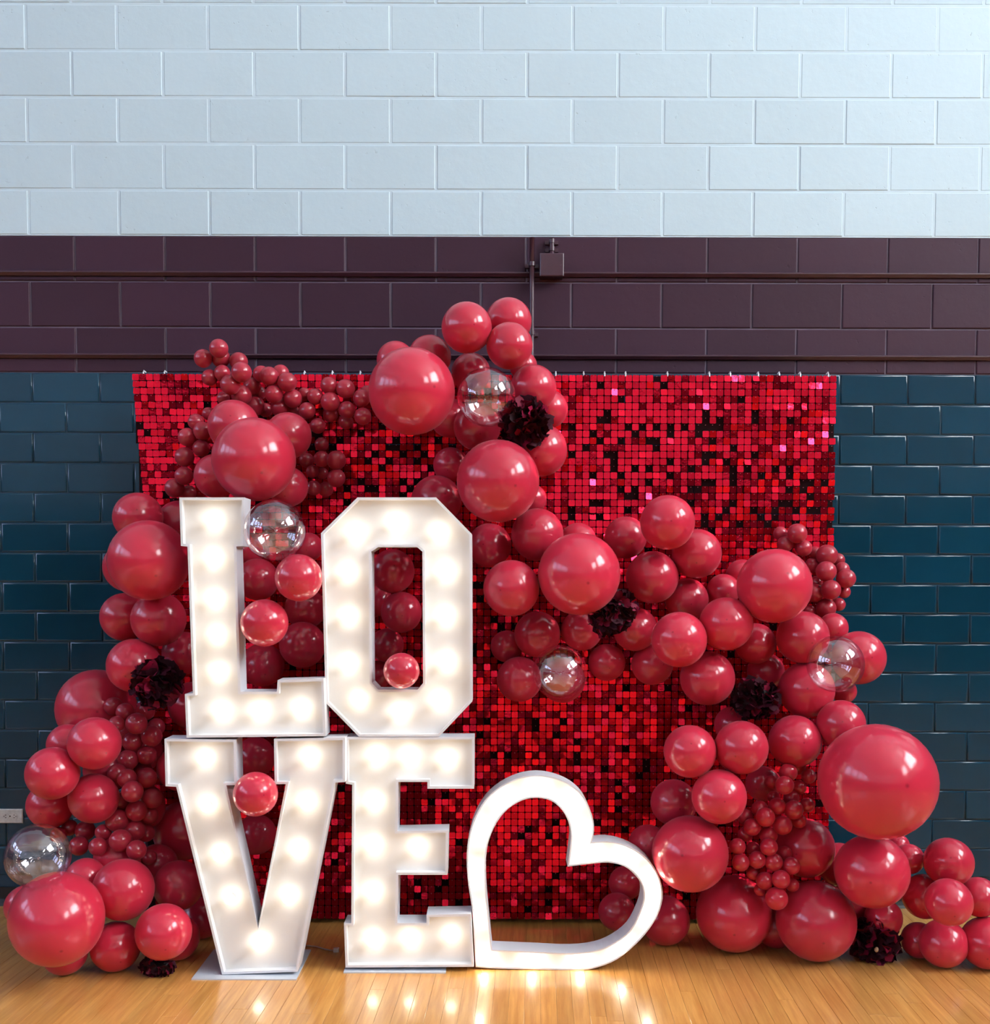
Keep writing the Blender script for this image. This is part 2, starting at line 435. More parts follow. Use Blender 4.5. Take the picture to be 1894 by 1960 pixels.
BW, BH = 0.4064, 0.2032
TW, TH = 0.3048, 0.2032 * 2 / 3
X_HALF = 2.34                                    # half width of the wall strip in the photo
def courses(kind, mat, w, h, gap, bev, z_top, rows, anchors, z_min=None, reach=3.3, seg=1):
    v, f = block_geo(w, h, gap, bev, seg=seg)
    me = mesh(kind, v, f); me.materials.append(mat)
    if seg > 1:
        # rounded edge strips shade smoothly along each side, the face stays flat
        me.polygons.foreach_set('use_smooth', [k > 4 for k in range(len(me.polygons))])
    rest = MB()
    for r in range(rows):
        zc = z_top - (r + 0.5) * h
        if z_min is not None and zc - h / 2 < z_min - 0.05: continue
        x0 = anchors[r % 2] % w                   # a joint position
        k = math.floor((-reach - x0) / w)
        while True:
            xc = x0 + (k + 0.5) * w; k += 1
            if xc - w / 2 > reach: break
            jit = random.uniform(-.0012, .0012)
            if abs(xc) - w / 2 < X_HALF and zc - h / 2 < 3.95:
                o = bpy.data.objects.new(kind, me); COL.objects.link(o); o.parent = wall
                o.location = (xc, jit, zc)
                o.rotation_euler = (random.uniform(-.003, .003), 0, random.uniform(-.002, .002))
            else:
                rest.add([(a + xc, b + jit, c + zc) for a, b, c in v], f)
    if rest.v:
        o = link(kind + '_beyond', rest.mesh(kind + '_beyond'), mat, wall); o['kind'] = 'stuff'
jA = at(748, 585, 0).x                            # joint of the second maroon course
jB = jA + BW / 2
courses('maroon_block', M['maroon_block'], BW, BH, 0.007, 0.004, Z_MAROON, 3, (jB, jA))
courses('white_block', M['white_block'], BW, BH, 0.010, 0.003, Z_MAROON + 8 * BH, 8, (jB, jA))
tA = at(61, 742, 0).x
courses('glazed_tile', M['tile'], TW, TH, 0.003, 0.0075, Z_TILE, 18, (tA, tA + TW / 2), z_min=Z_BASE, seg=3)

bb = link('baseboard_back', MB().prism_x([(0.01, 0), (-.018, 0), (-.012, .012), (-.006, .03), (-.006, Z_BASE), (0.01, Z_BASE)], RX0, RX1).mesh('baseboard_back'), M['base_black'])
tag(bb, 'black cove base along the foot of the tiled wall', 'baseboard', kind='structure')

# floor boards in view, one by one
BOARD = 0.057
def board_geo(w, l, bev=0.0006, th=0.0045):
    x, y = w / 2, l / 2
    v = [(-x, -y, -th), (x, -y, -th), (x, y, -th), (-x, y, -th), (-x, -y, -bev), (x, -y, -bev), (x, y, -bev), (-x, y, -bev),
         (-x + bev, -y + bev, 0), (x - bev, -y + bev, 0), (x - bev, y - bev, 0), (-x + bev, y - bev, 0)]
    f = [(8, 9, 10, 11)]
    for a, b in ((4, 8), (0, 4)):
        for i in range(4):
            j = (i + 1) % 4; f.append((a + i, a + j, b + j, b + i))
    return v, f
rb = random.Random(21)
rest = MB(); nb = 0
FLOOR_TURN = math.radians(2.2)                 # the boards run a little askew to the wall
def turned(x, y):
    c, s = math.cos(FLOOR_TURN), math.sin(FLOOR_TURN)
    return x * c + (y + 1) * s, -x * s + (y + 1) * c - 1
for c in range(-58, 58):
    x = (c + 0.5) * BOARD
    y = 0.0 - rb.uniform(0.02, 0.9) * (1 if c % 2 else 0.6)
    segs = []; top = 0.12
    while top > -2.6:
        segs.append((max(y, -2.6), top)); top = y; y -= rb.uniform(0.7, 1.5)
    for y0, y1 in segs:
        if y1 - y0 < 0.03: continue
        v, f = board_geo(BOARD - 0.0007, y1 - y0 - 0.0007)
        vis = (abs(x) < (0.462 * (4.893 + y1) + .15)) and y1 > -1.33 and nb < 298
        yc = (y0 + y1) / 2
        if vis:
            o = link('plank', mesh('plank', v, f), M['plank'], fl); o.location = (*turned(x, yc), rb.uniform(-.0002, .0002)); o.rotation_euler = (0, 0, -FLOOR_TURN); nb += 1
        else:
            rest.add([(*turned(a + x, b + yc), cc) for a, b, cc in v], f)
o = link('plank_beyond', rest.mesh('plank_beyond'), M['floor'], fl); o['kind'] = 'stuff'

# maroon raceways, conduit and junction box on the maroon courses
def raceway(name, py, label):
    z = at(947, py, -0.02).z
    prof = [(0.006, z + .010), (-.018, z + .010), (-.022, z + .007), (-.022, z + .002), (-.010, z - .010), (0.006, z - .010)]
    return tag(link(name, MB().prism_x(list(reversed(prof)), RX0 + .5, RX1 - .5).mesh(name), M['rail']), label, 'conduit', 'raceways along the maroon courses')
raceway('wall_raceway', 524, 'upper maroon raceway crossing the wall behind the junction box')
raceway('wall_raceway', 682, 'lower maroon raceway just above the sequin backdrop')
def pipe(px, py0, py1, r, label, y=-0.045):
    a, b = at(px, py0, y), at(px, py1, y)
    root = tag(empty('conduit', (a.x, y, b.z)), label, 'conduit')
    h = a.z - b.z
    link('pipe', MB().tube([(0, 0, 0), (0, 0, h * .33), (0, 0, h * .66), (0, 0, h)], r, 14).mesh('pipe', True), M['rail'], root)
    for zz in (h * .82, h * .35):
        link('strap', MB().tube([(0, 0, zz - .009), (0, 0, zz + .009)], r * 1.35, 14).add(*[list(x) for x in ([(-.03, -y * .6, zz - .008), (.03, -y * .6, zz - .008), (.03, -y * .6, zz + .008), (-.03, -y * .6, zz + .008), (-.03, -y, zz - .008), (.03, -y, zz - .008), (.03, -y, zz + .008), (-.03, -y, zz + .008)], [(0, 1, 2, 3), (4, 7, 6, 5), (0, 4, 5, 1), (1, 5, 6, 2), (2, 6, 7, 3), (3, 7, 4, 0)])]).mesh('strap'), M['rail'], root)
    return root
pipe(1018, 455, 735, 0.011, 'thin vertical maroon conduit running down behind the topmost balloons')
pipe(1056, 456, 488, 0.010, 'short maroon conduit stub feeding the junction box', -0.03)
jb0, jb1 = at(1033, 528, -0.07), at(1079, 484, -0.07)
jroot = tag(empty('junction_box', ((jb0.x + jb1.x) / 2, 0, jb0.z)), 'square maroon junction box on the upper raceway', 'junction box')
hw, hh = (jb1.x - jb0.x) / 2, jb1.z - jb0.z
link('box_body', MB().box(-hw + .003, hw - .003, -.062, 0.004, .003, hh - .003).mesh('box_body'), M['rail'], jroot)
v, f = block_geo(hw * 2, hh, 0.0, 0.004, 0.008)
link('box_cover', mesh('box_cover', [(a, b - .070, c + hh / 2) for a, b, c in v], f), M['rail'], jroot)
for sx in (-1, 1):
    link('cover_screw', MB().tube([(sx * (hw - .014), -.0715, hh / 2), (sx * (hw - .014), -.069, hh / 2)], .004, 8).mesh('cover_screw'), M['rail'], jroot)

# outlet on the tile wall
c = at(20, 1562, -0.004)
oroot = tag(empty('wall_outlet', (c.x, 0, c.z)), 'worn ivory outlet plate mounted sideways low on the blue tile', 'outlet')
v, f = block_geo(0.114, 0.066, 0, 0.004, 0.008)
link('plate', mesh('plate', [(a, b - .0075, cc) for a, b, cc in v], f), M['outlet'], oroot)
for sx in (-1, 1):
    rx = sx * 0.0195
    rc = MB().tube([(rx, -.0095, 0), (rx, -.006, 0)], 0.015, 16); link('receptacle', rc.mesh('receptacle'), M['outlet'], oroot)
    for dx, dz in ((0, .006), (0, -.006), (sx * .008, 0)):
        link('slot', MB().box(rx + dx - .003, rx + dx + .003, -.0102, -.0092, dz - .0014, dz + .0014).mesh('slot'), M['slot'], oroot)
link('plate_screw', MB().tube([(0, -.0095, 0), (0, -.0072, 0)], 0.0032, 10).mesh('plate_screw'), M['slot'], oroot)

# ------------------------------------------------------------------ sequin backdrop
YB = -0.235
bl, br = at(254, 719, YB), at(1599, 717, YB)
bx0, bx1, bz1 = bl.x, br.x, (bl.z + br.z) / 2
bz0 = 0.02
back = tag(empty('sequin_backdrop', ((bx0 + bx1) / 2, YB, bz0)), 'tall shimmering red sequin backdrop standing against the gym wall', 'backdrop')
cx = (bx0 + bx1) / 2
NX, NZ = 10, 8
pw, ph = (bx1 - bx0) / NX, (bz1 - bz0) / NZ
def lean(x, z):
    """the free left edge of the hanging sheet swings in a little towards the bottom"""
    e = max(0.0, 1 - (x - bx0) / 0.7)
    return e * 0.075 * min(1.0, (bz1 - z) / 0.9)
pv, pf = block_geo(pw, ph, 0.003, 0.002, 0.008)
pm = mesh('panel', pv, pf); pm.materials.append(M['panel'])
for i in range(NX):
    for j in range(NZ):
        o = bpy.data.objects.new('panel', pm); COL.objects.link(o); o.parent = back
        x = bx0 + (i + .5) * pw; z = bz0 + (j + .5) * ph
        o.location = (x - cx + lean(x, z) * .6, 0.006, z - bz0)
rs = random.Random(5)
SN, SM = NX * 10, NZ * 10
sw, sh = (bx1 - bx0) / SN, (bz1 - bz0) / SM
def fbm(x, z):
    s = 0
    for k, (a, fx, fz, p) in enumerate(((1, 2.1, 1.7, 0), (.8, 4.3, -3.1, 1.3), (.7, -3.7, 6.1, 2.1), (.5, 9.1, 7.3, .4), (.5, -8.3, 11.7, 3.3), (.4, 17.1, -15.3, 5))):
        s += a * math.sin(x * fx + z * fz + p + 1.7 * math.sin(x * fz * .5 + p))
    return s / 2.2
s_half_x, s_half_z, ch = sw * .455, sh * .465, sw * .10
sq_v = []
for y in (0.0, 0.0006):
    sq_v += [(-s_half_x + ch, y, s_half_z), (-s_half_x, y, s_half_z - ch), (-s_half_x, y, -s_half_z + ch), (-s_half_x + ch, y, -s_half_z),
             (s_half_x - ch, y, -s_half_z), (s_half_x, y, -s_half_z + ch), (s_half_x, y, s_half_z - ch), (s_half_x - ch, y, s_half_z)]
sq_f = [tuple(range(8)), tuple(reversed(range(8, 16)))] + [(i, i + 8, (i + 1) % 8 + 8, (i + 1) % 8) for i in range(8)]
sqm = mesh('sequin', sq_v, sq_f); sqm.materials.append(M['sequin'])
rest = MB(); pins = MB(); n_part = 0
sq_np = [Vector(p) for p in sq_v]
for i in range(SN):
    for j in range(SM):
        x = bx0 + (i + .5) * sw; z = bz0 + (j + .5) * sh
        x += lean(x, z)
        b = fbm(x, z)
        edge = max(0, 1 - (x - bx0) / .55)
        tx = 0.085 * b + rs.gauss(0, 0.085) + (0.06 if rs.random() < .3 else 0)
        tx -= 0.13 * max(0.0, 1 - z / 1.9)
        tz = 0.090 * fbm(z + 3, x) + rs.gauss(0, 0.10) + edge * .10
        if rs.random() < 0.10: tx += rs.uniform(-.35, .25)
        E = Matrix.Rotation(tx, 3, 'X') @ Matrix.Rotation(tz, 3, 'Z')
        out = -0.012 - abs(tx) * sh * .5 - rs.uniform(0, .004)
        pz = z - bz0; p = Vector((x - cx, out, pz))
        px_guess = 947 + x / 0.00225; py_guess = 717 + (bz1 - z) * 440
        miss = 0.03
        if px_guess > 1090 and 800 < py_guess < 1010: miss = 0.15
        elif 560 < px_guess < 880 and 800 < py_guess < 960: miss = 0.17
        elif 900 < px_guess < 1320 and py_guess > 1250: miss = 0.06
        elif px_guess > 1090 and py_guess < 800: miss = 0.06
        gone = rs.random() < miss * (1.7 if fbm(x * 2.3 + 1, z * 2.3) > 0.15 else 0.45)
        if gone: p = p + Vector((0, .006, 0))
        if gone: pass
        elif n_part < 300 and 1130 < px_guess < 1590 and 730 < py_guess < 860 and (i + j) % 2 == 0 or (n_part < 300 and 270 < px_guess < 370 and 725 < py_guess < 800):
            o = bpy.data.objects.new('sequin', sqm); COL.objects.link(o); o.parent = back
            o.location = p; o.rotation_euler = E.to_euler(); n_part += 1
        else:
            rest.add([E @ q + p for q in sq_np], sq_f)
        q = E @ Vector((0, -0.001, s_half_z * .72)) + p
        s = .0016
        pins.add([(q.x - s, q.y - .002, q.z - s), (q.x + s, q.y - .002, q.z - s), (q.x + s, q.y - .002, q.z + s), (q.x - s, q.y - .002, q.z + s), (q.x, q.y + .01, q.z)],
                 [(0, 1, 2, 3), (0, 4, 1), (1, 4, 2), (2, 4, 3), (3, 4, 0)])
o = link('sequins', rest.mesh('sequins'), M['sequin'], back); o['kind'] = 'stuff'
o = link('sequin_pins', pins.mesh('sequin_pins'), M['pin'], back); o['kind'] = 'stuff'
H = bz1 - bz0
link('top_rail', MB().tube([(bx0 - cx, .03, H - .01), (bx1 - cx, .03, H - .01)], .011, 10).mesh('top_rail', True), M['rail'], back)
for sx in (bx0 + .02, cx, bx1 - .02):
    link('upright', MB().tube([(sx - cx, .04, -bz0), (sx - cx, .04, H)], .012, 10).mesh('upright', True), M['rail'], back)
cm = MB().tube([(0, 0, 0), (0, 0, .014), (0, .006, .020), (0, .03, .018)], .0028, 8).mesh('clip', True); cm.materials.append(M['clip'])
xx = bx0 + .05
while xx < bx1 - .02:
    o = bpy.data.objects.new('clip', cm); COL.objects.link(o); o.parent = back; o.location = (xx - cx, -.012, H - .006)
    xx += rs.choice((.12, .12, .18, .09))

# ------------------------------------------------------------------ marquee letters
def area2(p):
    return sum(p[i][0] * p[(i + 1) % len(p)][1] - p[(i + 1) % len(p)][0] * p[i][1] for i in range(len(p)))

def inset(p, d):
    """offset a loop to its left by d with mitred corners"""
    n = len(p); out = []
    for i in range(n):
        a, b, c = Vector(p[i - 1]), Vector(p[i]), Vector(p[(i + 1) % n])
        e1 = (b - a).normalized(); e2 = (c - b).normalized()
        n1 = Vector((-e1.y, e1.x)); n2 = Vector((-e2.y, e2.x))
        k = 1 + n1.dot(n2)
        m = (n1 + n2) / max(k, 0.35)
        out.append(tuple(b + m * d))
    return out

def marquee(name, label, cat, outer_px, holes_px, bulbs_px, yf, depth, bulb_mat, wall_t=.009, bulb_r=.021, plate=None, panel_at=None):
    flat = lambda pts: [(lambda w: (w.x, w.z))(at(px, py, yf)) for px, py in pts]
    loops = [flat(outer_px)] + [flat(h) for h in holes_px]
    if area2(loops[0]) < 0: loops[0].reverse()
    for h in loops[1:]:
        if area2(h) > 0: h.reverse()
    zmin = min(p[1] for p in loops[0]); xm = sum(p[0] for p in loops[0]) / len(loops[0])
    root = tag(empty(name, (xm, yf, zmin)), label, cat)
    L = lambda x, y, z: (x - xm, y, z - zmin)
    # back panel
    panel_at = panel_at or .032
    ins = [inset(l, wall_t * .5) for l in loops]
    tri = tessellate_polygon([[Vector((x, z, 0)) for x, z in l] for l in ins])
    pts = [p for l in ins for p in l]; n = len(pts)
    v = [L(x, panel_at, z) for x, z in pts] + [L(x, panel_at + .007, z) for x, z in pts]
    f = []
    for t in tri:
        a, b, c = t
        cr = (pts[b][0] - pts[a][0]) * (pts[c][1] - pts[a][1]) - (pts[c][0] - pts[a][0]) * (pts[b][1] - pts[a][1])
        if cr < 0: b, c = c, b
        f.append((a, b, c)); f.append((n + a, n + c, n + b))
    s = 0
    for l in ins:
        k = len(l)
        for i in range(k): f.append((s + i, s + (i + 1) % k, n + s + (i + 1) % k, n + s + i)[::-1])
        s += k
    link('back_panel', mesh('back_panel', v, f), M['letter'], root)
    # rim walls: one for the outline, one for each hole
    for li, l in enumerate(loops):
        inn = inset(l, wall_t); k = len(l)
        v = [L(x, 0, z) for x, z in l] + [L(x, 0, z) for x, z in inn] + [L(x, depth, z) for x, z in l] + [L(x, depth, z) for x, z in inn]
        f = []
        for i in range(k):
            j = (i + 1) % k
            f += [(i, j, k + j, k + i), (i, 2 * k + i, 2 * k + j, j), (k + i, k + j, 3 * k + j, 3 * k + i), (2 * k + i, 3 * k + i, 3 * k + j, 2 * k + j)]
        link('rim' if li == 0 else 'inner_rim', mesh('rim', v, f), M['letter_side'], root)
    sv, sf = lathe([(0, 1.0), (.38, .92), (.70, .70), (.92, .38), (1, 0.0), (.95, -.3), (.78, -.65), (.55, -.98), (.46, -1.25), (0, -1.26)], 20)
    bm = mesh('bulb', [(x * bulb_r, -z * bulb_r, y * bulb_r) for x, y, z in sv], [tuple(q) for q in sf], True); bm.materials.append(bulb_mat)
    cv, cf = lathe([(0, 0), (.62, 0), (.62, -.5), (0, -.5)], 14)
    sm = mesh('socket', [(x * bulb_r, -z * bulb_r, y * bulb_r) for x, y, z in cv], cf); sm.materials.append(M['socket'])
    for px, py in bulbs_px:
        w = at(px, py, yf + panel_at - bulb_r * 1.2)
        o = bpy.data.objects.new('bulb', bm); COL.objects.link(o); o.parent = root
        o.location = L(w.x, panel_at - bulb_r * 1.6, w.z)
        q = bpy.data.objects.new('socket', sm); COL.objects.link(q); q.parent = o
        q.location = (0, bulb_r * 1.1, 0)
    if plate:
        (x0, x1, y0, y1) = plate
        hz = min(.006, zmin)
        link('base_plate', MB().box(x0 - xm, x1 - xm, y0 - yf, y1 - yf, -zmin, -zmin + .005).mesh('base_plate'), M['base_plate'], root)
    return root

LP = [(343, 952), (467.5, 952), (464.5, 1045), (452, 1046), (460, 1324), (529.5, 1324), (531, 1302), (619, 1299), (623, 1409), (357, 1412), (353.5, 1328.5), (369, 1327), (358.6, 1046), (346, 1045)]
OP = [(684, 952), (834.5, 952), (902.6, 1022), (903.7, 1342.6), (840, 1410), (686.6, 1410), (623, 1345), (614, 1020.5)]
OH = [(723.6, 1047), (797.5, 1047), (808, 1056), (809.4, 1308), (799, 1320), (723.6, 1320), (711.7, 1307), (710, 1056)]
VP = [(314.6, 1414.5), (451, 1416), (453, 1503), (432.6, 1503), (493.7, 1775), (546.7, 1501), (525.5, 1501), (524, 1414.5), (660, 1412), (660, 1497), (641, 1498), (569, 1860), (424.7, 1865.5), (337, 1506), (316.5, 1505)]
EP = [(661.6, 1411), (907.6, 1411), (907, 1509.6), (817.7, 1509.6), (817.7, 1496.7), (762, 1496.7), (760, 1591), (857.8, 1589), (856, 1674.5), (762, 1674.5), (760, 1767), (816, 1767), (816, 1751), (901.4, 1749.4), (906.6, 1850.5), (661, 1852), (658, 1767), (672, 1767.5), (673.8, 1502), (661.6, 1500)]
LB = [(406, 995), (406, 1069), (408, 1147), (413, 1217), (415, 1287), (420, 1362), (494, 1362), (575, 1358)]
OB = [(678, 1020), (757, 1000), (840, 1018), (663, 1096), (853, 1095), (665, 1180), (852, 1180), (665, 1271), (853, 1268), (685, 1341), (764, 1364), (840, 1342)]
VB = [(389, 1453), (395.5, 1543), (419, 1637), (440.6, 1719.6), (495, 1807), (590.5, 1450), (585, 1538), (569, 1629), (550.7, 1718)]
EB = [(718, 1448), (783, 1449.7), (856, 1455), (715, 1537), (713, 1620.5), (798.6, 1624), (713, 1711), (713, 1801.7), (783.6, 1800), (863, 1793)]
YV, YE = -0.885, -0.835
pv0, pv1 = at_floor(366, 1876), at_floor(569, 1872)
pe0, pe1 = at_floor(657, 1863), at_floor(853, 1861)
marquee('marquee_letter', 'white marquee letter L with lit round bulbs, standing on top of the V', 'letter', LP, [], LB, YV, .105, M['bulb'])
marquee('marquee_letter', 'white marquee letter O with lit bulbs around a narrow hole, stacked on the E', 'letter', OP, [OH], OB, YE, .105, M['bulb'])
marquee('marquee_letter', 'white marquee letter V with lit round bulbs, standing on the floor below the L', 'letter', VP, [], VB, YV, .105, M['bulb'], plate=(pv0.x, pv1.x, pv0.y, -.60))
marquee('marquee_letter', 'white marquee letter E with lit round bulbs, on the floor beside the heart', 'letter', EP, [], EB, YE, .105, M['bulb'], plate=(pe0.x, pe1.x, pe0.y, -.58))

def crom(pts, closed=False, sub=3):
    out = []; n = len(pts)
    for i in range(n - 1):
        p0 = pts[max(i - 1, 0)]; p1 = pts[i]; p2 = pts[i + 1]; p3 = pts[min(i + 2, n - 1)]
        for k in range(sub):
            t = k / sub
            out.append(tuple(.5 * ((2 * p1[d]) + (-p0[d] + p2[d]) * t + (2 * p0[d] - 5 * p1[d] + 4 * p2[d] - p3[d]) * t * t + (-p0[d] + 3 * p1[d] - 3 * p2[d] + p3[d]) * t ** 3) for d in (0, 1)))
    out.append(pts[-1])
    return out
HO1 = [(910, 1851), (904, 1749), (896, 1694), (892.7, 1645), (896, 1606.5), (908, 1565), (929, 1530), (957, 1505.5), (992, 1489), (1027, 1483.5), (1061.7, 1488.7), (1093, 1502.7), (1117.4, 1526), (1133, 1561), (1136.6, 1589), (1132, 1612)]
HO2 = [(1132, 1612), (1162.8, 1610), (1197.6, 1618), (1232.5, 1638), (1256.8, 1669), (1268, 1707.6), (1262, 1742.4), (1243, 1777), (1215, 1808.7), (1180, 1836.5), (1145, 1851), (1110.5, 1856.7), (1023, 1855.5), (953.7, 1854), (910, 1851)]
HI1 = [(941.5, 1818), (934.5, 1749), (930, 1693.7), (930, 1641), (936, 1606.5), (950, 1575), (971, 1549), (999, 1532), (1027, 1527), (1054.7, 1533), (1075.6, 1550.8), (1087.8, 1575), (1092.4, 1603), (1086, 1658.8)]
HI2 = [(1086, 1658.8), (1128, 1653.6), (1162.8, 1651), (1194, 1658), (1216, 1676), (1229, 1697), (1230.7, 1721.5), (1222, 1749.4), (1204.6, 1780.8), (1176.7, 1803.4), (1142, 1818.4), (1093, 1824.3), (1023, 1821.5), (941.5, 1818)]
HO = crom(HO1)[:-1] + crom(HO2)[:-1]
HI = crom(HI1)[:-1] + crom(HI2)[:-1]
HB = [(926, 1836), (918, 1755), (911, 1675), (922, 1594), (963, 1531), (1030, 1505), (1091, 1536), (1114, 1600), (1130, 1633), (1200, 1637), (1247, 1690), (1240, 1750), (1190, 1815), (1110, 1840), (1018, 1839)]
YH = at_floor(1020, 1857).y + .002
marquee('marquee_heart', 'white marquee heart outline lying on its side, glowing beside the E', 'heart sign', HO, [HI], HB, YH, .105, M['bulb_heart'], wall_t=.006, bulb_r=.015)

# thin cord on the floor between V and E
pts = [at_floor(px, py, .004) for px, py in ((574, 1811), (590, 1810), (606, 1812), (622, 1817), (640, 1820))]
cr_ = tag(empty('power_cord', pts[0]), 'thin clear power cord with a small plug between the V and the E', 'cord')
link('wire', MB().tube([p - pts[0] for p in pts], .003, 8).mesh('wire', True), M['cord'], cr_)
e = pts[-1] - pts[0]
link('plug', MB().box(e.x - .004, e.x + .018, e.y - .008, e.y + .008, -.004, .012).mesh('plug'), M['cord'], cr_)
